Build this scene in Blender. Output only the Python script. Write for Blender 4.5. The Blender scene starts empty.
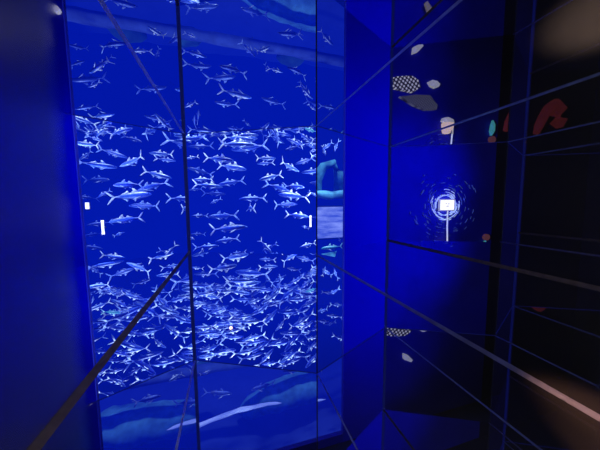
import bpy, bmesh, math, random
from mathutils import Vector, Matrix
random.seed(11)
sc = bpy.context.scene
C = sc.collection
sc.view_settings.view_transform = 'Standard'
sc.view_settings.look = 'None'
sc.cycles.max_bounces = 24
sc.cycles.glossy_bounces = 16
sc.cycles.diffuse_bounces = 2
sc.cycles.transmission_bounces = 8
sc.cycles.transparent_max_bounces = 24
sc.cycles.volume_bounces = 0
sc.cycles.caustics_reflective = False
sc.cycles.sample_clamp_indirect = 3.0

# ------------------------------------------------------------------ measures
EYE = 6.5                     # camera height: an upper gallery of a tall aquarium hall
TL, TR = .2581, .5234         # mirror tunnel: left and right wall
TH, TB = .4562, .3238         # its ceiling above and floor below the eye
EL, ER = 1.8136, 1.4342       # its end is cut at a slant: left edge, right edge
BACK = -.7
GLASS = 7.0                   # plane of the aquarium wall
WX0, WX1, WZ0, WZ1 = -2.443, 2.793, .3, 13.0

# ------------------------------------------------------------------ helpers
def mat(name):
    m = bpy.data.materials.new(name); m.use_nodes = True
    nt = m.node_tree; nt.nodes.clear()
    return m, nt, nt.nodes.new('ShaderNodeOutputMaterial')
def N(nt, t, **kw):
    n = nt.nodes.new(t)
    for k, v in kw.items():
        if k in n.inputs: n.inputs[k].default_value = v
        else: setattr(n, k, v)
    return n
def L(nt, a, i, b, j): nt.links.new(a.outputs[i], b.inputs[j])

def plain(name, col, rough=.6, metal=0., noise=.25, scale=6., emit=None, estr=0.):
    """principled with a soft procedural mottling"""
    m, nt, out = mat(name)
    p = N(nt, 'ShaderNodeBsdfPrincipled', Roughness=rough, Metallic=metal)
    tc = N(nt, 'ShaderNodeTexCoord'); nz = N(nt, 'ShaderNodeTexNoise', Scale=scale, Detail=4.)
    cr = N(nt, 'ShaderNodeValToRGB')
    cr.color_ramp.elements[0].color = (*[c*(1-noise) for c in col], 1); cr.color_ramp.elements[0].position = .3
    cr.color_ramp.elements[1].color = (*[min(1, c*(1+noise)) for c in col], 1); cr.color_ramp.elements[1].position = .7
    L(nt, tc, 'Object', nz, 'Vector'); L(nt, nz, 'Fac', cr, 'Fac'); L(nt, cr, 'Color', p, 'Base Color')
    if emit:
        p.inputs['Emission Color'].default_value = (*emit, 1); p.inputs['Emission Strength'].default_value = estr
    L(nt, p, 0, out, 0)
    return m

def mirror(name, tint, rough, dust, near_dull=None, dustcol=(.55, .5, .5)):
    """mirrored acrylic with a film of dust"""
    m, nt, out = mat(name)
    g = N(nt, 'ShaderNodeBsdfAnisotropic', Color=(*tint, 1), Roughness=rough)
    d = N(nt, 'ShaderNodeBsdfDiffuse', Color=(*dustcol, 1))
    tc = N(nt, 'ShaderNodeTexCoord'); nz = N(nt, 'ShaderNodeTexNoise', Scale=5., Detail=6., Roughness=.65)
    mr = N(nt, 'ShaderNodeMapRange'); mr.inputs[1].default_value = .3; mr.inputs[2].default_value = .75
    mr.inputs[3].default_value = dust*.6; mr.inputs[4].default_value = dust*1.4
    mx = N(nt, 'ShaderNodeMixShader')
    L(nt, tc, 'Object', nz, 'Vector'); L(nt, nz, 'Fac', mr, 0); L(nt, mr, 0, mx, 0)
    if near_dull:   # blur, and dimming put into the mirror tint, towards the viewer's end
        y0, y1, r, dk = near_dull
        sp = N(nt, 'ShaderNodeSeparateXYZ'); L(nt, tc, 'Object', sp, 0)
        sm = N(nt, 'ShaderNodeMapRange'); sm.inputs[1].default_value = y1; sm.inputs[2].default_value = y0
        sm.inputs[3].default_value = rough; sm.inputs[4].default_value = r
        L(nt, sp, 'Y', sm, 0); L(nt, sm, 0, g, 'Roughness')
        sf = N(nt, 'ShaderNodeMapRange'); sf.inputs[1].default_value = y1; sf.inputs[2].default_value = y0; L(nt, sp, 'Y', sf, 0)
        mc = N(nt, 'ShaderNodeMix', data_type='RGBA'); L(nt, sf, 0, mc, 0)
        mc.inputs[6].default_value = (*tint, 1); mc.inputs[7].default_value = (*[c*dk for c in tint], 1); L(nt, mc, 2, g, 'Color')
    L(nt, g, 0, mx, 1); L(nt, d, 0, mx, 2); L(nt, mx, 0, out, 0)
    return m

def link(name, bm, m, parent=None, smooth=False):
    me = bpy.data.meshes.new(name); bm.normal_update(); bm.to_mesh(me); bm.free()
    for x in (m if isinstance(m, (list, tuple)) else [m]): me.materials.append(x)
    if smooth:
        for p in me.polygons: p.use_smooth = True
    o = bpy.data.objects.new(name, me); C.objects.link(o)
    if parent: o.parent = parent
    return o
def struct(o, label=None):
    o['kind'] = 'structure'
    if label: o['label'] = label
    return o
def tag(o, label, cat, group=None, kind=None):
    o['label'] = label; o['category'] = cat
    if group: o['group'] = group
    if kind: o['kind'] = kind
    return o
def empty(name, loc, label, cat, group=None):
    o = bpy.data.objects.new(name, None); C.objects.link(o); o.location = loc; o.empty_display_size = .1
    return tag(o, label, cat, group)
def box(bm, x0, x1, y0, y1, z0, z1):
    v = [bm.verts.new(p) for p in ((x0,y0,z0),(x1,y0,z0),(x1,y1,z0),(x0,y1,z0),(x0,y0,z1),(x1,y0,z1),(x1,y1,z1),(x0,y1,z1))]
    for f in ((0,3,2,1),(4,5,6,7),(0,1,5,4),(1,2,6,5),(2,3,7,6),(3,0,4,7)): bm.faces.new([v[i] for i in f])
def prism(bm, pts, z0, z1):
    a = [bm.verts.new((x, y, z0)) for x, y in pts]; b = [bm.verts.new((x, y, z1)) for x, y in pts]
    n = len(pts)
    bm.faces.new(a[::-1]); bm.faces.new(b)
    for i in range(n): bm.faces.new((a[i], a[(i+1) % n], b[(i+1) % n], b[i]))
def tube(bm, pts, rad, n=10, mi=0):
    """round bar through points; rad: number or list"""
    pts = [Vector(p) for p in pts]; rings = []
    for i, p in enumerate(pts):
        t = (pts[min(i+1, len(pts)-1)] - pts[max(i-1, 0)]).normalized()
        u = t.cross(Vector((0, 0, 1)) if abs(t.z) < .9 else Vector((1, 0, 0))).normalized(); w = t.cross(u)
        r = rad[i] if isinstance(rad, (list, tuple)) else rad
        rings.append([bm.verts.new(p + r*(math.cos(2*math.pi*k/n)*u + math.sin(2*math.pi*k/n)*w)) for k in range(n)])
    for a, b in zip(rings, rings[1:]):
        for k in range(n): bm.faces.new((a[k], a[(k+1) % n], b[(k+1) % n], b[k])).material_index = mi
    bm.faces.new(rings[0][::-1]).material_index = mi; bm.faces.new(rings[-1]).material_index = mi
def bev(o, w, seg=2):
    b = o.modifiers.new('bevel', 'BEVEL'); b.width = w; b.segments = seg; b.limit_method = 'ANGLE'
    return o

# ------------------------------------------------------------------ the mirror tunnel
M_left = mirror('mirror_left', (.93, .93, .95), .0, .003, (.48, .535, .25, .55))
M_right = mirror('mirror_right', (.84, .86, .92), .004, .035, (.10, .44, .03, 1.))
M_ceil = mirror('mirror_ceiling', (.86, .88, .93), .006, .006)
M_floor = mirror('mirror_floor', (.88, .90, .95), .008, .025)
t = .012
slant = (ER - EL)/(TR + TL)
def yend(x): return EL + slant*(x + TL)
def panel(name, pts, z0, z1, m):
    bm = bmesh.new(); prism(bm, pts, z0, z1); return struct(link(name, bm, m))
xl, xr = -TL - t, TR + t
plan = [(-TL, BACK), (TR, BACK), (TR, yend(TR)), (-TL, yend(-TL))]
panel('floor', plan, EYE-TB-t, EYE-TB, M_floor)
panel('ceiling', plan, EYE+TH, EYE+TH+t, M_ceil)
panel('wall_left', [(xl, BACK), (-TL, BACK), (-TL, yend(-TL)), (xl, yend(-TL))], EYE-TB-t, EYE+TH+t, M_left)
panel('wall_right', [(TR, BACK), (xr, BACK), (xr, yend(TR)), (TR, yend(TR))], EYE-TB-t, EYE+TH+t, M_right)

M_alu = plain('edge_strip_aluminium', (.42, .42, .46), .38, .7, .2, 40.)
M_dark = plain('dark_joint_strip', (.010, .012, .03), .6, 0., .2, 20.)
def strip(name, p, q, w, m):
    """a square edge strip lying in a corner of the tunnel, from p to q, w thick, growing inwards"""
    (x, y0, z), (_, y1, _) = p, q
    sx = 1 if x < 0 else -1; sz = -1 if z > 0 else 1
    bm = bmesh.new()
    pts = [(0, 0), (sx*w, 0), (sx*w*.55, sz*w*.55), (0, sz*w)]
    a = [bm.verts.new((x+u, y0, EYE+z+v)) for u, v in pts]; b = [bm.verts.new((x+u, y1 + slant*u, EYE+z+v)) for u, v in pts]
    bm.faces.new(a); bm.faces.new(b[::-1])
    for i in range(4): bm.faces.new((a[i], b[i], b[(i+1) % 4], a[(i+1) % 4]))
    bmesh.ops.recalc_face_normals(bm, faces=bm.faces)
    return struct(link(name, bm, m))
M_edge = plain('edge_strip_satin', (.70, .80, 1.), .38, .95, .15, 40.)
M_brown = plain('edge_strip_brown', (.26, .18, .13), .5, .2, .25, 40.)
M_lilac = plain('edge_strip_lilac', (.36, .35, .50), .42, .7, .15, 40.)
M_post = plain('navy_joint_strip', (.012, .02, .30), .6, 0., .2, 20., (.001, .003, .055), 1.)  # faint blue emission put in where little light reaches the strip
strip('trim_3', (-TL, BACK, TH), (-TL, yend(-TL), TH), .006, M_edge)
strip('trim_4', (TR, BACK, TH), (TR, yend(TR), TH), .0045, M_edge)
strip('trim_5', (TR, BACK, -TB), (TR, yend(TR), -TB), .0055, M_lilac)
strip('trim_6', (-TL, BACK, -TB), (-TL, yend(-TL), -TB), .0095, M_brown)
bm = bmesh.new(); box(bm, -TL, -TL+.0105, EL-.012, EL-.002, EYE-TB, EYE+TH); struct(link('trim_7', bm, M_post))      # dark corner post at the far left edge
bm = bmesh.new(); prism(bm, [(-TL, EL-.006), (TR, yend(TR)-.006), (TR, yend(TR)), (-TL, EL)], EYE+TH-.0014, EYE+TH); struct(link('trim_8', bm, M_post))
bm = bmesh.new(); box(bm, TR-.003, TR, yend(TR)-.008, yend(TR)-.001, EYE-TB, EYE+TH); struct(link('trim_9', bm, M_dark))

# ------------------------------------------------------------------ aquarium hall
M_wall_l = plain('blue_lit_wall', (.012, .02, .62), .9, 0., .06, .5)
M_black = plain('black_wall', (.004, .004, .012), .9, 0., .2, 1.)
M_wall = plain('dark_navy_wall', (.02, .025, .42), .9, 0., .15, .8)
M_floor2 = plain('hall_floor_dark_blue', (.012, .016, .06), .5, 0., .3, 1.2)
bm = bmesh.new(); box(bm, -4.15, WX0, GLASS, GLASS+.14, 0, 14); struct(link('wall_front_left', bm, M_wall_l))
bm = bmesh.new(); box(bm, -12, -4.15, GLASS, GLASS+.14, 0, 14); struct(link('wall_front_dark', bm, M_black))  # shade beyond the blue wash put into the wall colour
bm = bmesh.new(); box(bm, 8.1, 12, GLASS, GLASS+.14, 0, 14); struct(link('wall_front_black', bm, M_black))  # black section: the wash's dark end put into the wall colour
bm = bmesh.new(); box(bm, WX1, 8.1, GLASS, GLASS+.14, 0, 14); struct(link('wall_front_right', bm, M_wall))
bm = bmesh.new(); box(bm, WX0, WX1, GLASS, GLASS+.14, 0, WZ0); struct(link('trim_1', bm, M_wall))
bm = bmesh.new(); box(bm, WX0, WX1, GLASS, GLASS+.14, WZ1, 14); struct(link('trim_2', bm, M_wall))
bm = bmesh.new(); box(bm, -12, 12, -4, GLASS, -.2, 0); struct(link('floor_hall', bm, M_floor2))
bm = bmesh.new(); box(bm, -12, 12, -4, GLASS+.14, 14, 14.2); struct(link('ceiling_hall', bm, M_black))
bm = bmesh.new(); box(bm, -12.2, -12, -4, GLASS+.14, -.2, 14.2); struct(link('wall_far_left', bm, M_black))
bm = bmesh.new(); box(bm, 12, 12.2, -4, GLASS+.14, -.2, 14.2); struct(link('wall_far_right', bm, M_black))
bm = bmesh.new(); box(bm, -12, 12, -4.2, -4, -.2, 14.2); struct(link('wall_back', bm, M_black))
# gallery deck that carries the tunnel
bm = bmesh.new()
prism(bm, [(-12, -4), (12, -4), (12, -.2), (xr, yend(TR)), (xl, yend(-TL)), (-12, -.2)], EYE-TB-t-.3, EYE-TB-t)
struct(link('slab', bm, M_floor2))

# acrylic window
m, nt, out = mat('aquarium_acrylic')
tr = N(nt, 'ShaderNodeBsdfTransparent', Color=(.985, .99, 1, 1)); gl = N(nt, 'ShaderNodeBsdfAnisotropic', Color=(.8, .85, 1, 1), Roughness=.02)
mx = N(nt, 'ShaderNodeMixShader', Fac=.0); L(nt, tr, 0, mx, 1); L(nt, gl, 0, mx, 2); L(nt, mx, 0, out, 0)
bm = bmesh.new(); box(bm, WX0, WX1, GLASS+.05, GLASS+.12, WZ0, WZ1); struct(link('window_1', bm, m))

# the water: absorbs and glows blue with the daylight scattered in it
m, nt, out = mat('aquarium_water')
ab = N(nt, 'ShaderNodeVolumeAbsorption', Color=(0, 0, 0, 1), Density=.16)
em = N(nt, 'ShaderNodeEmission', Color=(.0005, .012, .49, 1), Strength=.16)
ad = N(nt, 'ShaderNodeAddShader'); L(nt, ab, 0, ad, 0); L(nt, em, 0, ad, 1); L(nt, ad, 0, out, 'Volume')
bm = bmesh.new(); box(bm, -8, 8, GLASS+.15, 18, -3.1, 13.95); tag(link('aquarium_water', bm, m), 'clear deep blue water filling the big aquarium behind the glass', 'water', kind='stuff')

# the tank's own back and side walls
M_tank = plain('tank_wall_blue', (.01, .03, .3), .9, 0., .2, .6)
bm = bmesh.new(); box(bm, -8.2, 8.2, 18.02, 18.2, -3.3, 14); struct(link('wall_tank_back', bm, M_tank))
bm = bmesh.new(); box(bm, -8.2, -8.02, GLASS+.14, 18.02, -3.3, 14); struct(link('wall_tank_left', bm, M_tank))
bm = bmesh.new(); box(bm, 8.02, 8.2, GLASS+.14, 18.02, -3.3, 14); struct(link('wall_tank_right', bm, M_tank))
bm = bmesh.new(); box(bm, -8.2, 8.2, GLASS, 18.2, -3.5, -3.3); struct(link('floor_tank', bm, M_tank))
# tank floor and reef
M_sand = plain('tank_sand', (.05, .10, .36), .9, 0., .2, .8)
bm = bmesh.new()
g = bmesh.ops.create_grid(bm, x_segments=60, y_segments=50, size=1)
from mathutils import noise as mn
for v in bm.verts:
    x, y = v.co.x*8, 12.7 + v.co.y*5.3
    z = -2.5 + .35*mn.noise(Vector((x*.35, y*.35, 1))) + .08*mn.noise(Vector((x*1.5, y*1.5, 4)))
    v.co = Vector((x, y, z))
tag(link('tank_sand_bed', bm, M_sand, smooth=True), 'pale blue sand bed at the bottom of the aquarium, seen in the mirrors', 'sand', kind='stuff')

def rock_strip(name, pts, rad, m, seed, amp=.35, n=14, squash=.7):
    """a lumpy ridge of reef rock swept along points"""
    pts = [Vector(p) for p in pts]; bm = bmesh.new(); rings = []
    fine = []
    for i in range(len(pts)-1):
        for k in range(8): fine.append((pts[i].lerp(pts[i+1], k/8), rad[i] + (rad[i+1]-rad[i])*k/8))
    fine.append((pts[-1], rad[-1]))
    for i, (p, r) in enumerate(fine):
        q0 = fine[max(0, i-1)][0]; q1 = fine[min(len(fine)-1, i+1)][0]; tt = (q1-q0).normalized()
        u = tt.cross(Vector((0, 0, 1))).normalized(); w = u.cross(tt)
        end = min(1., .25 + min(i, len(fine)-1-i)*.3)
        ring = []
        for k in range(n):
            a = 2*math.pi*k/n; d = math.cos(a)*u + squash*math.sin(a)*w
            rr = r*end*(1 + amp*mn.noise((p + d*r)*1.7 + Vector((seed, 0, 0))))
            ring.append(bm.verts.new(p + d*rr))
        rings.append(ring)
    for a, b in zip(rings, rings[1:]):
        for k in range(n): bm.faces.new((a[k], a[(k+1) % n], b[(k+1) % n], b[k]))
    bm.faces.new(rings[0][::-1]); bm.faces.new(rings[-1])
    return link(name, bm, m, smooth=True)
M_ledge = plain('reef_ledge_rock', (.07, .13, .40), .9, 0., .25, 2.5)
M_reef = plain('teal_coral_bed', (.16, .55, .62), .9, 0., .35, 2.5)
M_green = plain('dark_green_rock', (.03, .14, .12), .9, 0., .4, 2.)
M_pale = plain('pale_ridge', (.9, .96, 1.), .8, 0., .2, 3., (.16, .24, .7), 1.)  # own glow put in for the brightness of a light streak
tag(rock_strip('reef_ledge', [(-6, 11.4, .75), (-2, 11.1, .8), (1.5, 11, .85), (4.6, 11, .85), (7, 11.6, .8)], [.28, .26, .27, .3, .3], M_ledge, 3, .25),
    'long pale horizontal reef ledge below the shoal, seen in the ceiling mirror', 'reef')
tag(rock_strip('coral_bed', [(.2, 11.6, -2.0), (1.6, 11.2, -1.35), (3.2, 11.2, -1.15), (5.5, 11.6, -1.2)], [.5, .75, .9, .8], M_reef, 9, .2),
    'teal coral bed on the tank floor, seen at the top of the ceiling mirror', 'coral')
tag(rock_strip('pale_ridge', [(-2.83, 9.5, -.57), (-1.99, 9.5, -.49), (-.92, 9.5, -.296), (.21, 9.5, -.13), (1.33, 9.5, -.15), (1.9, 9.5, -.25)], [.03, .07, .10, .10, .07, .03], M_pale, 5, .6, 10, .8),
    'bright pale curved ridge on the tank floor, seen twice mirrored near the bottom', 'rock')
for k, (x, y, z, r) in enumerate(((-1.6, 12.2, .3, .8), (3.2, 12.4, .4, .7))):
    tag(rock_strip('reef_boulder', [(x-r, y, z), (x, y-.2, z+.1), (x+r, y, z-.1)], [r*.5, r*.6, r*.5], M_green, k*4., .4),
        ('dark green boulder left of centre behind the reef ledge', 'dark green boulder right of centre behind the reef ledge')[k], 'boulder')
# rock arch, pale pane and teal slope at the left end of the tank, met only by the right mirror
bm = bmesh.new(); tube(bm, [(-2.9, 11.5, 6.9), (-3.2, 11.6, 7.7), (-3.6, 11.7, 8.3), (-4.2, 11.9, 8.5), (-4.6, 12, 8.0), (-4.8, 12, 7.0)], [.5, .3, .22, .22, .3, .5], 10)
tag(link('rock_arch', bm, plain('teal_rock', (.08, .36, .40), .9, 0., .5, 3.), smooth=True), 'teal rock arch at the left end of the tank, seen only in the right mirror', 'rock')
tag(rock_strip('coral_slope', [(-2.65, 10.5, 6.95), (-3.47, 10.6, 6.82), (-4.66, 10.7, 6.95)], [.2, .28, .3], M_reef, 2, .4),
    'low teal coral mound below the rock arch, seen only in the right mirror', 'coral')
m, nt, out = mat('rippled_light'); e = N(nt, 'ShaderNodeEmission', Strength=1.)
tc = N(nt, 'ShaderNodeTexCoord'); mp = N(nt, 'ShaderNodeMapping'); mp.inputs['Scale'].default_value = (.6, 1, 3.2)
nz = N(nt, 'ShaderNodeTexNoise', Scale=1.3, Detail=5.); cr = N(nt, 'ShaderNodeValToRGB')
cr.color_ramp.elements[0].position = .35; cr.color_ramp.elements[0].color = (.10, .22, 1.2, 1)
cr.color_ramp.elements[1].position = .7; cr.color_ramp.elements[1].color = (.75, 1.0, 2.2, 1)
L(nt, tc, 'Object', mp, 0); L(nt, mp, 0, nz, 'Vector'); L(nt, nz, 'Fac', cr, 'Fac'); L(nt, cr, 'Color', e, 'Color'); L(nt, e, 0, out, 0)
vw = empty('side_window', (-4.6, 12.9, 5.4), 'pale rippled viewing pane at the left end of the tank, seen only in the right mirror', 'window')
bm = bmesh.new(); box(bm, -1.4, 1.6, 0, .04, -.88, .87); link('pane', bm, m, vw)
bm = bmesh.new()
for a in ((-1.5, 1.7, -.03, .08, .87, .95), (-1.5, 1.7, -.03, .08, -.96, -.88), (-1.5, -1.4, -.03, .08, -.88, .87), (1.6, 1.7, -.03, .08, -.88, .87)): box(bm, *a)
link('frame', bm, M_green, vw)

# ------------------------------------------------------------------ fish
def fish_mat(name, back, flank, belly, fin, rough=.3):
    m, nt, out = mat(name)
    p = N(nt, 'ShaderNodeBsdfPrincipled', Roughness=rough)
    tc = N(nt, 'ShaderNodeTexCoord'); sp = N(nt, 'ShaderNodeSeparateXYZ'); L(nt, tc, 'Object', sp, 0)
    nz = N(nt, 'ShaderNodeTexNoise', Scale=14., Detail=3.); L(nt, tc, 'Object', nz, 'Vector')
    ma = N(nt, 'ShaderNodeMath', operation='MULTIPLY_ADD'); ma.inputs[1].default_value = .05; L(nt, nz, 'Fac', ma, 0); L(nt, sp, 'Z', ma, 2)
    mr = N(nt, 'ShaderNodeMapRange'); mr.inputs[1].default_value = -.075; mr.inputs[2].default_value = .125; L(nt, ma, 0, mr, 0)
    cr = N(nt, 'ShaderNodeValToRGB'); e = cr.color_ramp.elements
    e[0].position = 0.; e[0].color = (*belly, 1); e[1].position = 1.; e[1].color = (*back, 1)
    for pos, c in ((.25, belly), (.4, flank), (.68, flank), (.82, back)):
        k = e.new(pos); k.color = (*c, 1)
    L(nt, mr, 0, cr, 'Fac')
    # tail and head tip are paler
    mt = N(nt, 'ShaderNodeMapRange'); mt.inputs[1].default_value = -.2; mt.inputs[2].default_value = -.33; L(nt, sp, 'X', mt, 0)
    mixc = N(nt, 'ShaderNodeMix', data_type='RGBA'); L(nt, mt, 0, mixc, 0); L(nt, cr, 'Color', mixc, 6); mixc.inputs[7].default_value = (*fin, 1)
    L(nt, mixc, 2, p, 'Base Color')
    L(nt, p, 0, out, 0)
    return m
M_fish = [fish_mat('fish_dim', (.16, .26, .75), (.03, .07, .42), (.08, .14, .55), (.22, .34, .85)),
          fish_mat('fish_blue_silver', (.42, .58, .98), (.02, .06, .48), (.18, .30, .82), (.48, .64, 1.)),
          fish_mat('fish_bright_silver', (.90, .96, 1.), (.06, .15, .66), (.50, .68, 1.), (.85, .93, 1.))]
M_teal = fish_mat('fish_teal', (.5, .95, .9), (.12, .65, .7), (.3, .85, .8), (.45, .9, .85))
M_eye = plain('fish_eye', (.01, .01, .02), .2, 0., .1, 5.)
M_finp = plain('fish_pectoral', (.6, .7, .95), .5, 0., .15, 20.)

def fish_mesh(name, bend, deep, m):
    """one continuous body with forked tail and fins, length 1 along x, nose at +.5"""
    bm = bmesh.new()
    #        x     half height  half width  centre z
    prof = [(.500, .006, .005, -.012), (.485, .022, .016, -.010), (.455, .041, .028, -.006), (.41, .058, .039, -.002), (.35, .073, .048, 0),
            (.27, .086, .054, 0), (.17, .092, .056, 0), (.06, .087, .052, 0), (-.05, .072, .043, .001), (-.15, .051, .031, .002),
            (-.23, .031, .019, .003), (-.29, .017, .011, .004), (-.33, .013, .007, .004), (-.355, .016, .004, .004)]
    n = 12; rings = []
    for x, hh, ww, cz in prof:
        hh *= deep*.80
        rings.append([bm.verts.new((x, ww*math.cos(2*math.pi*k/n), cz + hh*math.sin(2*math.pi*k/n))) for k in range(n)])
    for a, b in zip(rings, rings[1:]):
        for k in range(n): bm.faces.new((a[k], b[k], b[(k+1) % n], a[(k+1) % n]))
    bm.faces.new(rings[0]); bm.faces.new(rings[-1][::-1])
    def plate(out, th, mi=0):
        """thin fin from an outline in (x,z)"""
        a = [bm.verts.new((x, th, z)) for x, z in out]; b = [bm.verts.new((x, -th, z)) for x, z in out]
        k = len(out)
        bm.faces.new(a).material_index = mi; bm.faces.new(b[::-1]).material_index = mi
        for i in range(k): bm.faces.new((a[i], b[i], b[(i+1) % k], a[(i+1) % k])).material_index = mi
    for s in (1, -1):   # the two swept tail lobes
        plate([(-.318, .003*s+.004), (-.345, .030*s), (-.40, .090*s), (-.455, .140*s), (-.505, .172*s), (-.475, .115*s), (-.435, .062*s), (-.398, .018*s), (-.375, 0)][::s], .0045)
    plate([(.20, .082*deep), (.13, .135*deep+.02), (.075, .152*deep+.02), (.085, .105*deep), (.04, .084*deep)], .004)            # first dorsal
    plate([(.0, .078*deep), (-.045, .118*deep), (-.085, .088*deep), (-.17, .055*deep), (-.21, .036*deep)], .0035)              # long second dorsal
    plate([(-.03, -.072*deep), (-.085, -.125*deep), (-.105, -.085*deep), (-.18, -.045*deep)], .0035)                            # anal fin
    plate([(.14, -.085*deep), (.085, -.132*deep), (.075, -.090*deep)], .004)                                                   # pelvic
    for s in (1, -1):   # pectorals swept out and back
        o = [(.245, .050, -.022), (.225, .052, -.040), (.13, .105, -.082), (.06, .135, -.105), (.12, .095, -.062)]
        a = [bm.verts.new((x, s*y, z)) for x, y, z in o]; b = [bm.verts.new((x, s*y, z-.006)) for x, y, z in o]
        bm.faces.new(a).material_index = 2; bm.faces.new(b[::-1]).material_index = 2
        for i in range(5): bm.faces.new((a[i], b[i], b[(i+1) % 5], a[(i+1) % 5])).material_index = 2
        ey = bmesh.ops.create_icosphere(bm, subdivisions=1, radius=.0125, matrix=Matrix.Translation((.425, s*.034, .012)))
        for v in ey['verts']:
            for f in v.link_faces: f.material_index = 1
    bmesh.ops.recalc_face_normals(bm, faces=bm.faces)
    for v in bm.verts:   # swimming bend of the rear body
        q = max(0., .15 - v.co.x)
        v.co.y += bend*q*q + bend*.12*max(0., v.co.x-.3)
    me = bpy.data.meshes.new(name); bm.to_mesh(me); bm.free()
    for x in (m, M_eye, M_finp): me.materials.append(x)
    for p in me.polygons: p.use_smooth = True
    return me
MESH = {}
for b in range(3):
    for i, (bend, deep) in enumerate(((0., 1.), (.55, .95), (-.6, 1.), (.25, 1.22))):
        MESH[b, i] = fish_mesh('silver_fish', bend, deep, M_fish[b])
MESH['teal'] = fish_mesh('teal_fish', .3, 1.1, M_teal)
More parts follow.
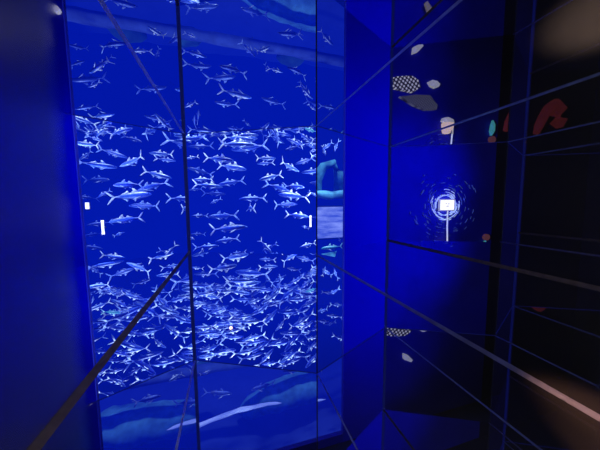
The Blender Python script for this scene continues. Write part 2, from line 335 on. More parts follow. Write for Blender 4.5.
# x, y, z, heading xyz, length, brightness, kind, label index
FISH = [
(0.396,8.253,8.542,0.975,-0.205,-0.083,1.066,2,'silver',0),
(-0.988,11.232,8.863,-0.964,-0.248,-0.093,1.005,0,'silver',1),
(-0.205,7.881,7.821,0.996,0.004,-0.092,0.877,2,'silver',2),
(0.17,9.167,7.777,0.951,-0.263,-0.164,1.062,2,'silver',3),
(0.908,10.017,8.668,-0.975,-0.125,-0.182,1.459,1,'silver',4),
(-0.909,10.117,7.708,-0.943,-0.224,0.245,0.957,0,'silver',5),
(-1.021,8.694,7.973,-0.959,-0.076,-0.272,0.405,2,'silver',6),
(0.071,9.244,8.561,-0.989,-0.093,-0.115,0.58,1,'silver',7),
(1.886,8.842,8.953,0.976,-0.149,-0.156,0.773,1,'silver',8),
(1.986,10.208,9.101,0.919,0.205,-0.337,0.803,1,'silver',9),
(3.045,11.72,9.118,-0.915,-0.276,-0.295,0.756,0,'silver',10),
(1.17,7.845,7.887,0.989,0.125,0.085,0.694,2,'silver',11),
(1.363,9.054,7.925,-0.996,-0.016,-0.093,0.616,2,'silver',12),
(2.045,8.354,7.741,0.907,0.283,-0.311,0.885,2,'silver',13),
(3.092,9.81,8.204,-0.953,-0.006,-0.304,0.898,0,'silver',14),
(2.492,8.058,8.691,0.85,-0.003,-0.527,0.609,2,'silver',15),
(2.768,9.556,8.877,0.806,-0.086,-0.586,0.603,1,'silver',16),
(3.089,8.712,8.401,-0.941,-0.141,-0.308,0.41,1,'silver',17),
(-0.763,9.062,7.318,-0.998,0.001,-0.066,0.7,2,'silver',18),
(-0.538,8.017,7.047,0.975,0.202,-0.091,0.869,2,'silver',19),
(0.169,10.25,7.329,-0.972,0.136,-0.192,1.102,1,'silver',20),
(-0.564,11.964,6.961,0.984,0.174,-0.04,1.046,0,'silver',21),
(-0.404,9.767,6.6,-0.89,-0.039,-0.454,0.485,1,'silver',22),
(0.858,8.692,6.668,-0.996,0.083,-0.033,0.957,1,'silver',23),
(-0.854,8.514,6.111,-0.985,-0.173,0.022,0.546,1,'silver',24),
(-0.175,10.296,6.011,-0.968,0.247,-0.042,1.256,1,'silver',25),
(-1.206,10.929,7.08,-0.996,0.018,-0.083,0.532,0,'silver',26),
(1.342,7.805,7.32,-0.96,-0.117,-0.254,0.793,2,'silver',27),
(1.947,9.632,7.108,0.936,0.192,-0.297,1.142,1,'silver',28),
(2.217,8.302,7.066,0.989,0.146,-0.032,0.79,1,'silver',29),
(2.4,8.984,6.761,-0.978,0.169,0.125,1.182,2,'silver',30),
(2.327,10.291,6.443,0.983,0.18,0.026,1.19,1,'silver',31),
(2.354,8.436,6.06,0.985,0.109,-0.131,0.967,2,'silver',32),
(3.064,9.717,5.49,-0.942,-0.027,0.335,0.413,1,'silver',33),
(3.581,10.246,6.884,0.862,0.147,-0.485,0.532,1,'silver',34),
(-0.025,7.888,5.74,0.98,-0.174,0.092,1.205,2,'silver',35),
(-0.037,9.744,5.121,-0.99,0.078,-0.117,0.926,1,'silver',36),
(-1.126,10.38,5.321,-0.995,-0.086,0.043,0.549,0,'silver',37),
(-1.087,8.029,5.476,0.852,0.079,-0.518,0.255,2,'silver',38),
(-0.718,8.608,5.083,0.986,0.164,0.025,0.815,1,'silver',39),
(-0.982,9.199,4.695,0.099,-0.026,-0.995,0.468,2,'silver',40),
(-0.723,7.806,4.946,0.09,0.178,-0.98,0.436,2,'silver',41),
(0.368,10.224,4.499,-0.967,0.246,-0.072,0.613,1,'silver',42),
(1.154,8.025,5.104,0.646,0.11,-0.756,0.645,2,'silver',43),
(1.506,9.408,4.819,-0.902,-0.057,-0.428,0.651,1,'silver',44),
(2.622,8.035,5.057,-0.965,-0.213,-0.153,0.677,2,'silver',45),
(1.933,10.835,4.188,0.986,-0.004,-0.165,0.916,0,'silver',46),
(0.729,8.836,4.708,0.779,-0.079,0.622,0.321,1,'silver',47),
(3.168,8.901,7.675,-0.959,0.271,-0.086,0.988,1,'silver',48),
(4.028,10.284,8.167,0.838,0.106,-0.535,0.602,1,'silver',48),
(4.263,11.369,7.437,-0.958,-0.286,0.017,1.074,0,'silver',48),
(3.678,9.157,8.895,-0.211,-0.112,-0.971,0.351,2,'silver',48),
(4.116,11.051,5.791,0.953,-0.283,-0.111,0.808,0,'silver',48),
(4.309,10.715,4.961,-0.936,0.235,-0.264,0.704,0,'silver',48),
(3.084,9.086,8.687,0.662,-0.017,-0.75,0.418,2,'silver',48),
(4.716,11.628,6.779,0.986,-0.014,0.164,0.715,0,'silver',48),
(4.647,11.761,5.311,0.989,-0.055,-0.134,0.685,0,'silver',48),
(-2.971,9.622,8.83,0.805,0.036,-0.593,0.654,1,'silver',49),
(-2.843,8.562,8.572,0.335,-0.119,-0.935,0.469,1,'silver',49),
(-2.182,8.086,8.281,-0.376,0.085,-0.923,0.391,2,'silver',49),
(-3.504,9.613,4.931,-0.416,0.094,-0.904,0.342,1,'silver',49),
(-0.583,9.024,1.151,0.969,-0.035,-0.246,1.089,0,'silver',50),
(-0.917,8.547,2.327,0.943,0.058,0.327,0.407,2,'silver',50),
(2.29,8.906,1.543,-0.949,-0.218,0.229,0.986,1,'silver',50),
(0.871,9.507,1.874,0.679,-0.127,0.723,0.853,1,'silver',50),
(1.175,8.066,2.712,0.841,0.137,-0.523,0.592,2,'silver',50),
(-0.798,8.423,2.906,0.963,0.253,0.09,0.719,1,'silver',50),
(-0.868,10.041,2.469,0.995,-0.07,-0.068,0.979,1,'silver',50),
(-0.098,9.463,3.032,0.944,0.196,-0.266,1.137,1,'silver',50),
(0.324,8.376,3.233,-0.997,-0.031,-0.068,0.875,1,'silver',50),
(0.349,8.348,3.976,0.988,0.036,0.151,1.041,2,'silver',50),
(0.071,9.579,3.863,-0.967,-0.254,0.015,0.852,1,'silver',50),
(1.608,9.963,2.256,0.219,-0.228,0.949,0.485,1,'silver',50),
(1.529,7.844,3.346,0.961,-0.075,0.267,0.512,2,'silver',50),
(2.441,8.528,2.936,-0.977,-0.016,-0.211,0.759,1,'silver',50),
(2.5,7.836,3.856,0.617,-0.205,0.76,0.697,2,'silver',50),
(3.114,8.991,3.902,0.799,-0.213,0.563,0.39,2,'silver',50),
(1.855,9.903,3.473,-0.985,-0.05,-0.163,0.994,0,'silver',50),
(-0.972,8.379,4.41,-0.802,-0.154,0.578,0.467,2,'silver',50),
(1.221,9.924,0.333,-0.957,-0.262,0.125,1.156,0,'silver',50),
(2.6,9.816,0.912,-0.949,-0.235,0.211,0.755,0,'silver',50),
(3.673,10.039,3.332,0.97,-0.055,0.236,1.085,0,'silver',50),
(2.988,9.548,2.904,0.647,0.052,0.761,0.534,1,'silver',50),
(3.773,9.793,2.52,0.986,-0.132,-0.102,0.573,0,'silver',50),
(3.433,9.194,4.491,0.912,-0.185,0.367,0.621,1,'silver',50),
(3.507,9.001,3.348,-0.833,0.215,-0.51,0.418,0,'silver',50),
(-2.91,9.7,0.885,-0.596,-0.235,0.768,0.857,2,'silver',50),
(-2.994,9.68,3.528,-0.984,0.162,0.07,0.709,1,'silver',50),
(0.325,7.805,8.256,0.999,-0.048,0.007,1.069,2,'silver',51),
(-0.584,8.907,9.076,-0.972,0.171,-0.161,0.742,2,'silver',51),
(1.312,7.862,8.924,-0.899,-0.197,0.392,0.819,2,'silver',51),
(-0.561,9.944,10.045,0.961,0.051,-0.271,1.017,1,'silver',51),
(0.363,8.402,10.078,-0.924,-0.153,-0.351,0.682,2,'silver',51),
(0.832,9.174,10.908,-0.948,0.15,0.282,1.002,2,'silver',51),
(1.699,8.278,10.127,-0.789,-0.263,0.556,0.601,2,'silver',51),
(0.742,10.264,12.372,0.971,-0.145,-0.188,1.089,1,'silver',51),
(-0.786,9.995,11.561,-0.975,-0.224,-0.014,1.038,1,'silver',51),
(2.778,9.606,9.809,-0.993,-0.086,-0.08,1.134,1,'silver',51),
(2.544,10.228,10.585,-0.945,-0.266,-0.19,1.437,1,'silver',51),
(2.646,8.636,10.225,-0.911,-0.119,0.395,1.047,2,'silver',51),
(2.182,9.046,11.824,-0.873,-0.085,0.481,1.032,2,'silver',51),
(-0.782,8.94,11.243,-0.995,-0.017,-0.099,0.838,2,'silver',51),
(2.795,8.161,11.051,-0.759,-0.205,0.618,0.611,2,'silver',51),
(-0.296,10.892,9.489,-0.936,-0.261,-0.238,0.958,0,'silver',51),
(-0.979,11.062,10.136,-0.974,0.213,-0.076,0.995,0,'silver',51),
(0.928,10.132,10.092,0.809,-0.012,0.587,0.8,0,'silver',51),
(2.135,7.803,8.414,-0.935,-0.087,0.343,0.632,2,'silver',51),
(3.072,10.06,12.035,-0.878,0.215,-0.427,0.845,1,'silver',51),
(1.327,8.324,11.522,-0.955,0.267,0.126,0.716,1,'silver',51),
(-0.953,11.91,11.837,-0.985,-0.173,-0.014,1.035,0,'silver',51),
(-0.304,8.843,10.582,0.976,0.007,-0.217,0.49,1,'silver',51),
(-0.828,11.999,10.601,0.949,-0.262,0.175,1.337,0,'silver',51),
(0.802,9.921,11.538,0.982,0.174,0.077,1.194,1,'silver',51),
(0.673,7.807,9.637,-0.974,0.224,-0.01,0.906,2,'silver',51),
(2.143,9.254,9.403,0.873,0.077,-0.482,1.124,1,'silver',51),
(0.035,9.702,11.097,0.986,0.115,0.123,0.843,1,'silver',51),
(0.086,9.206,9.816,0.921,0.281,0.269,0.783,1,'silver',51),
(-0.574,9.985,9.101,0.981,0.143,-0.13,0.909,0,'silver',51),
(0.4,7.856,10.658,0.978,0.191,-0.082,0.903,2,'silver',51),
(-1.367,11.895,12.524,0.96,-0.277,0.042,0.842,0,'silver',51),
(-0.638,8.314,10.051,-1,0.001,-0.026,0.912,1,'silver',51),
(-0.378,8.303,9.515,0.974,-0.201,0.109,0.653,1,'silver',51),
(-1.198,11.975,9.733,0.915,0.226,0.335,1.273,0,'silver',51),
(1.603,8.37,8.796,-0.673,-0.287,0.682,0.852,1,'silver',51),
(2.602,9.168,10.725,0.986,-0.159,-0.055,0.831,2,'silver',51),
(2.995,8.383,11.631,-0.815,-0.231,0.531,1.074,2,'silver',51),
(-0.811,10.309,9.51,0.976,0.075,0.205,1.016,0,'silver',51),
(2.709,10.294,12.663,-0.977,0.185,-0.11,1.332,1,'silver',51),
(0.625,9.133,8.811,0.989,0.145,0.023,0.984,2,'silver',51),
(-0.98,8.6,8.532,-0.983,-0.122,-0.136,0.913,1,'silver',51),
(-0.122,9.889,10.562,0.995,-0.024,0.095,0.797,1,'silver',51),
(2.141,11.614,12.657,-0.914,0.055,0.402,1.108,0,'silver',51),
(1.489,10.274,9.528,-0.959,0.096,-0.265,1.062,1,'silver',51),
(1.37,9.173,10.3,0.777,0.28,-0.565,0.981,1,'silver',51),
(-1.241,11.082,11.341,-0.953,-0.199,-0.228,0.881,0,'silver',51),
(2.664,8.441,9.178,-0.934,0.246,-0.261,1.051,1,'silver',51),
(-0.11,10.97,10.669,0.993,-0.07,0.097,1.183,0,'silver',51),
(-1.225,8.951,10.658,-0.991,0.002,-0.134,0.671,1,'silver',51),
(2.591,9.9,11.424,-0.97,0.244,-0.012,1.252,0,'silver',51),
(1.155,8.791,9.651,-0.912,-0.22,0.346,1.012,1,'silver',51),
(1.051,7.965,11.056,0.778,0.157,-0.609,0.794,2,'silver',51),
(0.288,8.597,8.896,0.956,-0.189,0.226,0.882,2,'silver',51),
(-0.634,10.756,12.269,0.922,0.191,0.338,1.106,0,'silver',51),
(0.325,8.387,9.698,0.994,0.098,0.05,0.792,2,'silver',51),
(0.104,7.846,9.87,-0.993,0.043,0.112,0.684,2,'silver',51),
(2.258,11.709,10.715,-0.924,0.206,0.323,1.268,0,'silver',51),
(-0.716,10.039,11.003,-0.925,0.208,-0.319,1.177,0,'silver',51),
(2.239,8.321,9.789,0.889,0.091,-0.45,0.676,1,'silver',51),
(-0.346,8.891,10.225,0.972,0.194,0.135,0.806,1,'silver',51),
(-0.78,7.807,8.554,0.996,0.031,-0.078,0.695,2,'silver',51),
(2.286,9.446,12.374,0.96,-0.154,-0.235,0.913,1,'silver',51),
(-0.854,9.276,9.595,0.962,-0.105,0.253,0.673,1,'silver',51),
(0.223,11.783,11.327,-0.928,-0.267,-0.261,1.218,0,'silver',51),
(1.329,10.296,11.95,-0.901,-0.213,0.379,1.176,1,'silver',51),
(2.158,8.306,10.753,-0.742,-0.251,0.622,1.047,1,'silver',51),
(-0.759,7.811,9.627,-0.983,0.14,-0.117,0.64,2,'silver',51),
(3.513,11.998,10.729,-0.916,0.233,0.327,1.128,0,'silver',51),
(-0.132,7.837,8.565,0.988,0.131,0.079,0.593,2,'silver',51),
(1.866,8.984,11.215,-0.996,-0.078,-0.048,1.146,1,'silver',51),
(-1,8.211,9.017,0.997,0.08,-0.009,0.582,2,'silver',51),
(2.219,9.821,12.64,-0.926,0.138,0.35,0.956,0,'silver',51),
(0.863,8.493,9.213,-0.957,-0.174,0.231,0.754,2,'silver',51),
(0.634,11.957,12.609,-0.959,-0.169,-0.228,1.18,0,'silver',51),
(-0.926,9.429,8.793,0.997,0.027,0.078,0.642,1,'silver',51),
(2.972,10.276,9.649,-0.984,0.091,-0.154,1.295,1,'silver',51),
(2.917,8.734,9.67,-0.903,0.152,0.403,0.829,1,'silver',51),
(-0.309,8.624,10.951,0.983,0.116,0.143,0.912,1,'silver',51),
(-1.394,9.678,9.169,0.915,0.087,0.393,0.819,1,'silver',51),
(-0.451,9.473,10.351,0.994,-0.105,0.018,1.052,1,'silver',51),
(2.479,7.802,10.053,0.802,-0.168,-0.573,0.59,2,'silver',51),
(0.443,9.919,9.698,0.981,0.165,0.105,0.883,1,'silver',51),
(4,10.86,12.716,-0.958,0.123,0.26,1.067,0,'silver',51),
(0.598,7.809,8.544,0.994,-0.085,0.069,0.761,2,'silver',51),
(1.431,11.594,9.861,-0.804,-0.285,0.522,1.232,0,'silver',51),
(-0.765,8.868,10.479,0.98,0.036,0.194,0.689,2,'silver',51),
(-1.21,8.991,9.258,0.999,-0.014,0.039,0.574,2,'silver',51),
(0.379,9.234,10.272,0.989,0.114,-0.089,0.991,1,'silver',51),
(4.739,11.531,10.53,-0.967,0.192,0.165,1.018,0,'silver',51),
(3.598,9.121,11.25,0.955,0.106,0.278,0.689,1,'silver',51),
(4.148,9.978,10.562,0.945,0.266,0.193,0.74,0,'silver',51),
(3.614,10.188,11.549,0.972,0.097,-0.212,0.743,1,'silver',51),
(3.908,11.067,9.165,-0.971,0.217,-0.101,0.732,0,'silver',51),
(4.197,11.977,9.56,-0.997,-0.071,0.033,1.069,0,'silver',51),
(3.568,10.166,8.896,-0.976,-0.079,0.205,0.772,1,'silver',51),
(2.94,7.968,8.071,0.984,0.114,0.138,0.696,2,'silver',51),
(2.727,7.803,10.525,-0.998,0.066,-0.023,0.511,2,'silver',51),
(4.925,11.576,12.803,-0.951,-0.188,-0.246,0.859,0,'silver',51),
(3.104,9.199,9.395,-0.995,0.099,-0.009,0.801,2,'silver',51),
(3.334,9.579,8.798,-0.987,0.137,0.081,0.634,1,'silver',51),
(3.134,8.282,8.768,0.936,-0.184,0.3,0.646,2,'silver',51),
(3.68,9.84,10.08,0.982,0.09,0.167,0.84,0,'silver',51),
(3.57,9.221,10.614,0.963,-0.054,-0.263,0.647,1,'silver',51),
(4.681,11.372,9.233,0.901,-0.252,0.352,0.762,0,'silver',51),
(-3.176,9.391,10.649,0.973,0.166,-0.163,0.736,1,'silver',51),
(-3.053,8.924,9.97,-0.99,-0.103,0.101,0.585,1,'silver',51),
(-2.945,8.347,11.043,-0.951,-0.235,0.201,0.6,1,'silver',51),
(-3.252,10.395,9.999,-0.956,-0.279,0.091,0.528,0,'silver',51),
(-2.247,8.303,9.834,0.963,-0.247,-0.106,0.593,1,'silver',51),
(-3.688,10.925,11.789,0.967,-0.254,0.032,0.686,0,'silver',51),
(-2.844,8.641,9.296,0.953,0.081,0.293,0.592,1,'silver',51),
(-3.06,10.406,11.367,-0.987,0.081,0.142,0.685,0,'silver',51),
(0.733,8.6,6.344,-0.02,-1,0.04,1.05,2,'silver',52),
(-2.828,8.799,4.766,0.976,0.205,-0.073,0.907,1,'teal',53),
(2.76,8.075,8.909,-0.96,-0.251,0.121,0.514,2,'teal',54),  # stands in for a teal-white glint of light
]
FISH_LABELS = [
('large bright fish heading right, just under the top edge in the left half', 'fish seen straight ahead'),
('dim fish heading left beside the dark corner post, near the top', 'fish seen straight ahead'),
('bright thick fish heading right, left half, second row under the top edge', 'fish seen straight ahead'),
('bright slim fish heading right with its tail tucked below a thicker fish', 'fish seen straight ahead'),
('deep-bodied blue fish heading left, tail at the centre of the top row', 'fish seen straight ahead'),
('big dim blue fish nosing up at the left corner post, upper part', 'fish seen straight ahead'),
('fish half hidden behind the dark corner post with a bright forked tail', 'fish seen straight ahead'),
('short fish heading left directly under the large bright top fish', 'fish seen straight ahead'),
('thin arched fish at the top edge right of centre', 'fish seen straight ahead'),
('fish diving right below the arched one at the top edge', 'fish seen straight ahead'),
('small dim fish heading left and down, upper right', 'fish seen straight ahead'),
('outlined fish heading right with a wide pale fork, centre of upper half', 'fish seen straight ahead'),
('little bright fish heading left below the wide-forked outlined fish', 'fish seen straight ahead'),
('bright fish heading down right with a broad head, right of centre', 'fish seen straight ahead'),
('slim blue fish heading left and down by the right edge, upper part', 'fish seen straight ahead'),
('bright fish slanting steeply down in the top right corner', 'fish seen straight ahead'),
('second slanting fish inside the one of the top right corner', 'fish seen straight ahead'),
('tiny fish at the right edge under the top right corner', 'fish seen straight ahead'),
('bright spindle-shaped fish heading left beside the corner post, middle height', 'fish seen straight ahead'),
('bright streaky fish heading right under the spindle-shaped one', 'fish seen straight ahead'),
('blue fish heading left and down with a long fork, left of centre', 'fish seen straight ahead'),
('dim blue fish heading right, lowest of the middle left cluster', 'fish seen straight ahead'),
('small fish alone heading down left in the empty water at left', 'fish seen straight ahead'),
('plain blue fish heading left alone at the very centre', 'fish seen straight ahead'),
('fish heading left touching the corner post, lower middle', 'fish seen straight ahead'),
('long fish heading left right behind another by the corner post', 'fish seen straight ahead'),
('dim stub of a fish against the corner post, middle height', 'fish seen straight ahead'),
('very bright fish heading left with speckled head, right of centre', 'fish seen straight ahead'),
('outlined fish heading down right below the speckled bright one', 'fish seen straight ahead'),
('deep oval fish heading right near the right edge, middle height', 'fish seen straight ahead'),
('pale slim fish heading left below the deep oval fish', 'fish seen straight ahead'),
('clean-outlined fish heading right with large fork, lower right of centre', 'fish seen straight ahead'),
('fish heading right whose snout meets the white upright stripe', 'fish seen straight ahead'),
('small fish heading left just beside the foot of the white stripe', 'fish seen straight ahead'),
('fish cut off by the right edge at middle height', 'fish seen straight ahead'),
('largest bright fish heading right, lower left, with drooping tail', 'fish seen straight ahead'),
('fish heading left with up-raised tail below the largest bright fish', 'fish seen straight ahead'),
('dim small fish by the corner post, low', 'fish seen straight ahead'),
('bright snout of a fish emerging from behind the corner post, low', 'fish seen straight ahead'),
('fish heading right along the lower edge beside the corner post', 'fish seen straight ahead'),
('upright pale fish standing head down at the bottom left', 'fish seen straight ahead'),
('second upright pale fish, right of the other head-down one at bottom left', 'fish seen straight ahead'),
('short fish heading left at the bottom edge, left of centre', 'fish seen straight ahead'),
('bright fish diving right at the bottom edge in the centre', 'fish seen straight ahead'),
('fish crossing behind the bright diving one at the bottom edge', 'fish seen straight ahead'),
('pale fish heading left near the bottom right corner', 'fish seen straight ahead'),
('dim fish along the bottom edge right of the diving one', 'fish seen straight ahead'),
('tiny fish tilted at the bottom edge left of the diving one', 'fish seen straight ahead'),
('silver fish beyond the right edge, seen only in the left mirror', 'fish seen only in the left mirror'),
('silver fish beyond the left edge, seen only in the right mirror', 'fish seen only in the right mirror'),
('silver fish below eye level, seen upside down in the ceiling mirror', 'fish seen only in the ceiling mirror'),
('silver fish of the dense upper shoal, seen upside down in the floor mirror', 'fish seen only in the floor mirror'),
('fish seen head-on like a small cross, alone below the centre', 'fish seen straight ahead'),
('teal fish beyond the left edge, seen only in the right mirror', None),
('bright teal-white glint given a fish shape, cut by the top edge at right', None),
]

def put_fish(i, rec):
    x, y, z, hx, hy, hz, ln, br, kind, lab = rec
    label, group = FISH_LABELS[lab]
    me = MESH['teal'] if kind == 'teal' else MESH[br, 3 if 'deep' in label or 'thick' in label else (i*7 + i//3) % 3]
    o = bpy.data.objects.new(kind + '_fish', me); C.objects.link(o)
    d = Vector((hx, hy, hz)).normalized(); side = Vector((0, 0, 1)).cross(d)
    if side.length < .25: side = Vector((-.2, 1, 0)).cross(d)
    side.normalize(); up = d.cross(side)
    R = Matrix((d, side, up)).transposed().to_4x4()
    o.matrix_world = Matrix.Translation((x, y, z)) @ R @ Matrix.Scale(ln, 4)
    tag(o, label, 'fish', group)
for i, rec in enumerate(FISH): put_fish(i, rec)

# ------------------------------------------------------------------ things on and before the aquarium wall
def glow(name, col, s, noise=.25, scale=8.): return plain(name, tuple(min(1., c) for c in col), .6, 0., noise, scale, col, s)
M_white = glow('lit_white', (.92, .96, 1.), 1.6)
M_sign = glow('sign_face_glow', (1., 1., .96), 1.5)
M_grey = plain('dull_metal', (.25, .25, .3), .4, .8, .2, 30.)
M_cream = glow('cream_lamp_glass', (.9, .62, .42), .75, .4, 5.)
M_palew = glow('pale_lamp_glass', (.62, .60, .58), .45, .4, 6.)
M_tealg = glow('teal_lamp_glass', (.08, .45, .42), .5)
M_redg = glow('red_lamp_glass', (.8, .12, .08), .5)
Y = GLASS - .1
# upright white stripe on the glass, a bar with its own emission
tb = empty('white_stripe', (2.33, 6.9, 5.80), 'short upright white stripe on the glass at the right edge, touching a fish snout', 'tube light')
bm = bmesh.new(); tube(bm, [(0, 0, .03), (0, 0, .3)], .026, 12); link('tube', bm, M_white, tb, True)
for z in (.0, .3):
    bm = bmesh.new(); tube(bm, [(0, 0, z), (0, 0, z+.03)], .03, 12); link('end_cap', bm, M_white, tb)
bm = bmesh.new(); box(bm, -.01, .01, 0, .15, .14, .17); link('bracket', bm, M_grey, tb)
# small plate on the glass, beyond the edge
pl = empty('label_plate', (2.656, 7.03, 6.40), 'tiny lit white plate on the glass, seen only at the edge of the left mirror', 'plate')
bm = bmesh.new(); box(bm, -.036, .036, -.02, 0, 0, .15); bev(link('plate', bm, M_white, pl), .006)
bm = bmesh.new(); box(bm, -.05, .05, 0, .02, -.012, .162); link('backing', bm, M_grey, pl)
# spark lamp above
lp = empty('spot_lamp', (-.02, 6.9, 9.3), 'tiny warm lamp before the upper glass, a spark in the floor mirror', 'lamp')
bm = bmesh.new(); bmesh.ops.create_icosphere(bm, subdivisions=2, radius=.045); link('bulb', bm, glow('warm_bulb', (1., .62, .42), 2.2), lp, True)
bm = bmesh.new(); tube(bm, [(0, .0, .03), (0, .04, .09), (0, .15, .1)], .014, 8); link('arm', bm, M_grey, lp)

# the sign with its bar on the dark wall to the right
sg = empty('illuminated_sign', (5.776, Y, 6.39), 'glaring white sign with a slim white bar below, mirrored in the right wall', 'sign')
bm = bmesh.new(); box(bm, -.30, .30, -.05, 0, -.17, .17); bev(link('face', bm, M_sign, sg), .03)
bm = bmesh.new(); box(bm, -.335, .335, -.03, .02, -.205, .205); link('housing', bm, M_palew, sg)
bm = bmesh.new(); tube(bm, [(.04, -.02, -.2), (.05, -.02, -.75), (.085, -.02, -1.27)], .022, 10); link('bar', bm, glow('bar_white', (.75, .82, .95), .75), sg, True)
for x in (-.3, .3):
    for z in (-.17, .17):
        bm = bmesh.new(); tube(bm, [(x, .02, z), (x, .1, z)], .02, 8); link('spacer', bm, M_grey, sg)
bm = bmesh.new()
for (x0, x1, z0, z1) in ((-.1, -.04, .03, .07), (.0, .08, .02, .06), (-.06, .05, -.06, -.02)): box(bm, x0, x1, -.054, -.05, z0, z1)
link('worn_lettering', bm, plain('worn_yellow', (.7, .65, .4), .6, 0, .2, 9., (.7, .65, .4), .8), sg)
# glints of the sign on scratched acrylic, modelled as glowing concentric arcs
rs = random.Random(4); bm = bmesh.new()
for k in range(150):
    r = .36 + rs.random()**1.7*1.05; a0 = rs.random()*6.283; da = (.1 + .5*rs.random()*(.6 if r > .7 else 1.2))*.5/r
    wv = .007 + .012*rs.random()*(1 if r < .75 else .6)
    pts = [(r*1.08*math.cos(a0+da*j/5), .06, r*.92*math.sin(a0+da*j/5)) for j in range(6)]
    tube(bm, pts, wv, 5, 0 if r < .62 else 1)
link('halo_glints', bm, [glow('glint_bright', (.45, .58, .95), .8, .6, 3.), glow('glint_faint', (.05, .09, .38), .5, .6, 2.)], sg)

# lamps and panels on the same wall, all seen by reflection in the dark right wall
def dots(name, col, s, scale):
    m, nt, out = mat(name); p = N(nt, 'ShaderNodeBsdfPrincipled', Roughness=.5)
    tc = N(nt, 'ShaderNodeTexCoord'); mp = N(nt, 'ShaderNodeMapping'); mp.inputs['Scale'].default_value = (scale, 0, scale); mp.inputs['Rotation'].default_value = (0, .5, 0)
    vo = N(nt, 'ShaderNodeTexVoronoi', Scale=1., Randomness=.12); L(nt, tc, 'Object', mp, 0); L(nt, mp, 0, vo, 'Vector')
    cr = N(nt, 'ShaderNodeValToRGB'); e = cr.color_ramp.elements
    e[0].position = .22; e[0].color = (*col, 1); e[1].position = .42; e[1].color = (.004, .004, .02, 1)
    L(nt, vo, 'Distance', cr, 'Fac'); L(nt, cr, 'Color', p, 'Base Color'); L(nt, cr, 'Color', p, 'Emission Color'); p.inputs['Emission Strength'].default_value = s  # dots glow by themselves in place of light falling on them
    L(nt, p, 0, out, 0); return m
def plate(name, pts, m, label, cat, th=.05):
    bm = bmesh.new(); a = [bm.verts.new((x, Y, z)) for x, z in pts]; b = [bm.verts.new((x, GLASS-.004, z)) for x, z in pts]
    bm.faces.new(a); bm.faces.new(b[::-1])
    for i in range(len(pts)): bm.faces.new((a[i], b[i], b[(i+1) % len(pts)], a[(i+1) % len(pts)]))
    bmesh.ops.recalc_face_normals(bm, faces=bm.faces)
    return tag(link(name, bm, m), label, cat)
plate('perforated_panel', [(3.19, 3.70), (3.30, 3.86), (4.25, 3.92), (4.52, 3.73), (4.42, 3.52), (4.15, 3.42), (3.6, 3.52)], dots('perforated_grey', (.42, .40, .42), 1., 9.), 'grey perforated metal panel with bright dots, low on the right wall', 'panel')
plate('mesh_mat', [(3.75, 4.10), (4.35, 3.98), (4.90, 3.94), (5.22, 4.22), (5.20, 4.36), (4.75, 4.42), (4.29, 4.32)], dots('mesh_grey', (.13, .13, .17), 1., 15.), 'dull grey fine mesh panel beside the perforated one', 'panel')
plate('wedge_lamp', [(4.20, 2.75), (4.22, 2.55), (4.52, 2.40), (4.58, 2.47), (4.40, 2.66)], M_palew, 'pale wedge-shaped wall lamp, topmost glint of the right wall mirror', 'lamp')
plate('oval_lamp', [(4.84, 3.52), (4.95, 3.64), (5.12, 3.68), (5.26, 3.62), (5.3, 3.54), (5.18, 3.46), (4.98, 3.45)], M_palew, 'small pale oval wall lamp right of the perforated panel', 'lamp')
plate('round_lamp', [(2.88+.07*math.cos(k*.785), 3.23+.07*math.sin(k*.785)) for k in range(8)], M_palew, 'tiny round grey lamp, a spot in the top left corner mirror', 'lamp')
plate('dome_lamp', [(5.45, 4.70), (5.50, 4.60), (5.70, 4.56), (5.92, 4.62), (5.97, 4.76), (5.9, 4.88), (5.72, 4.82)], M_palew, 'pale domed wall lamp just above the mirrored wall edge', 'lamp')
plate('red_indicator', [(7.78+.14*math.cos(k*.785), 5.16+.12*math.sin(k*.785)) for k in range(8)], glow('dim_red', (.16, .05, .06), .5), 'small dim red indicator light at the far right of the blue panel', 'light')
ln = empty('wall_lantern', (5.63, Y, 4.84), 'cream and orange glowing wall lantern under the mirrored wall edge', 'lantern')
bm = bmesh.new(); tube(bm, [(.04, 0, -.05), (.03, 0, .06), (0, 0, .16), (0, 0, .26)], [.20, .19, .15, .12], 14); link('shade', bm, M_cream, ln, True)
bm = bmesh.new(); tube(bm, [(.27, 0, -.02), (.27, 0, .27)], .025, 8); link('stem', bm, M_palew, ln)
bm = bmesh.new(); box(bm, -.08, .08, 0, .1, .0, .2); link('bracket', bm, M_grey, ln)
tl = empty('teal_lamp', (7.69, Y, 4.77), 'small teal lamp on the wall below the mirrored edge', 'lamp')
bm = bmesh.new(); tube(bm, [(0, 0, -.26), (.02, 0, -.1), (0, 0, .1), (-.03, 0, .26)], [.03, .08, .09, .04], 10); link('shade', bm, M_tealg, tl, True)
bm = bmesh.new(); box(bm, -.04, .04, 0, .09, -.06, .06); link('bracket', bm, M_grey, tl)
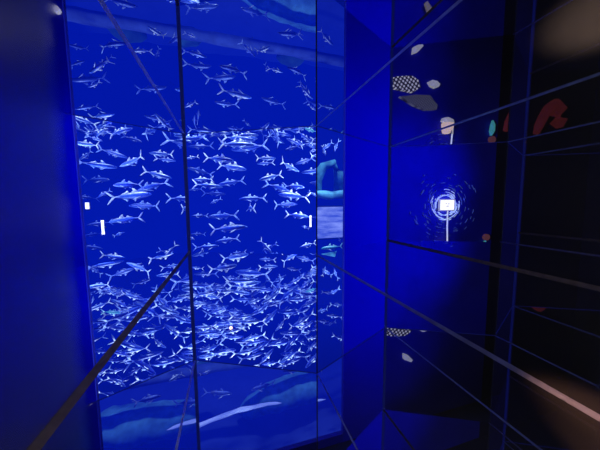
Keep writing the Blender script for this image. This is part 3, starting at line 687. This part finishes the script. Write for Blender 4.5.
# red curved hanging
bm = bmesh.new()
mid = [(8.22, 4.85, .10), (8.36, 4.52, .15), (8.55, 4.2, .16), (8.78, 3.88, .17), (9.06, 3.72, .22), (9.3, 3.95, .28), (9.42, 4.3, .25), (9.5, 4.55, .10)]
tube(bm, [(x, Y-.12, z) for x, z, r in mid], [r for *_, r in mid], 12)
o = tag(link('red_drape', bm, plain('red_cloth', (.35, .03, .03), .8, 0, .5, 2.5, (.055, .006, .006), 1.), smooth=True), 'red curved drape in the dark, mirrored at the far right', 'drape')  # cloth given a faint glow of its own instead of a lamp
for k, (x, z) in enumerate(((4.65, 11.0), (6.04, 11.98))):
    u = empty('ceiling_spot', (x, Y, z), ('tiny warm spot lamp, left one of the two marks in the floor mirror', 'tiny warm spot lamp, right one of the two marks in the floor mirror')[k], 'lamp', 'high wall spots')
    bm = bmesh.new(); tube(bm, [(-.09, -.05, .12), (.09, -.05, -.12)], [.06, .09], 10); link('shade', bm, glow('ochre_glass', (.28, .22, .14), .5), u)
    bm = bmesh.new(); box(bm, -.02, .02, -.04, .1, -.02, .02); link('bracket', bm, M_grey, u)

# ------------------------------------------------------------------ light
def lamp(name, kind, loc, target, energy, col, **kw):
    l = bpy.data.lights.new(name, kind); l.energy = energy; l.color = col
    for k, v in kw.items(): setattr(l, k, v)
    o = bpy.data.objects.new(name, l); C.objects.link(o); o.location = loc
    o.rotation_euler = (Vector(target) - Vector(loc)).to_track_quat('-Z', 'Y').to_euler()
    return o
lamp('daylight', 'SUN', (0, 9, 20), (-1.0, 9.3, 8), 15., (.62, .80, 1.), angle=.05)          # through the open water surface
for k, (p, q, e) in enumerate((((-4.6, 7.7, 8.5), (1.2, 10, 7), 2200), ((5., 7.7, 7.), (.4, 10, 6.5), 2200), ((.2, 7.7, 13.2), (.3, 10, 6), 1500), ((.2, 7.8, -.6), (.4, 10.5, 5), 300))):
    lamp('fish_fill', 'SPOT', p, q, e, (.50, .70, 1.), spot_size=math.radians(120), spot_blend=1., shadow_soft_size=.25)  # unseen fill spots added inside the tank to light the fish flanks
lamp('wall_wash_left', 'SPOT', (-6.5, .3, 6.5), (-5.2, 7, 6.5), 2300, (0, .005, 1.), spot_size=math.radians(150), spot_blend=.25, shadow_soft_size=.3)
lamp('wall_wash_right', 'SPOT', (4.4, .2, 7.2), (4.2, 7, 7.2), 1800, (0, .012, 1.), spot_size=math.radians(54), spot_blend=1., shadow_soft_size=.3)
lamp('wall_wash_low', 'SPOT', (3.9, .2, 3.), (3.5, 7, 3.2), 330, (0, .012, 1.), spot_size=math.radians(48), spot_blend=1., shadow_soft_size=.3)
lamp('wall_wash_high', 'SPOT', (3.9, .2, 11.5), (3.5, 7, 11.5), 600, (0, .012, 1.), spot_size=math.radians(48), spot_blend=1., shadow_soft_size=.3)
lamp('sign_glow', 'POINT', (5.776, 6.95, 6.39), (0, 0, 0), 4, (.5, .7, 1.), shadow_soft_size=.02)  # unseen lamp added behind the housing for the halo on the wall
lamp('glow_spot_low', 'SPOT', (.02, -.35, EYE-.02), (TR, .245, EYE-.35), 85, (1., .50, .28), spot_size=math.radians(8.5), spot_blend=1., shadow_soft_size=.01)  # added spot, makes the warm glow low on the right wall
lamp('glow_spot_high', 'SPOT', (.02, -.35, EYE+.05), (TR, .245, EYE+.265), 130, (1., .72, .55), spot_size=math.radians(7.5), spot_blend=1., shadow_soft_size=.01)  # added spot, makes the pale glow high on the right wall
lamp('trim_fill', 'SPOT', (.1, -.5, EYE+.05), (.1, 1., EYE), 9., (.85, .88, 1.), spot_size=math.radians(110), spot_blend=1., shadow_soft_size=.02)  # unseen fill added to brighten the edge strips
w = bpy.data.worlds.new('World'); sc.world = w; w.use_nodes = True
bg = w.node_tree.nodes['Background']; bg.inputs[0].default_value = (.0, .01, .25, 1); bg.inputs[1].default_value = .15

# ------------------------------------------------------------------ camera
cd = bpy.data.cameras.new('camera'); cam = bpy.data.objects.new('camera', cd); C.objects.link(cam)
right = Vector((.95996589, -.28000357, -.00796861)); up = Vector((.03236945, .08262894, .99605456)); fwd = Vector((.2782404, .95643633, -.08838452))
cam.matrix_world = Matrix.Translation((0, 0, EYE)) @ Matrix((right, up, -fwd)).transposed().to_4x4()
cd.sensor_width = 36; cd.lens = 36*247.83/600; cd.clip_start = .01; cd.clip_end = 200
sc.camera = cam
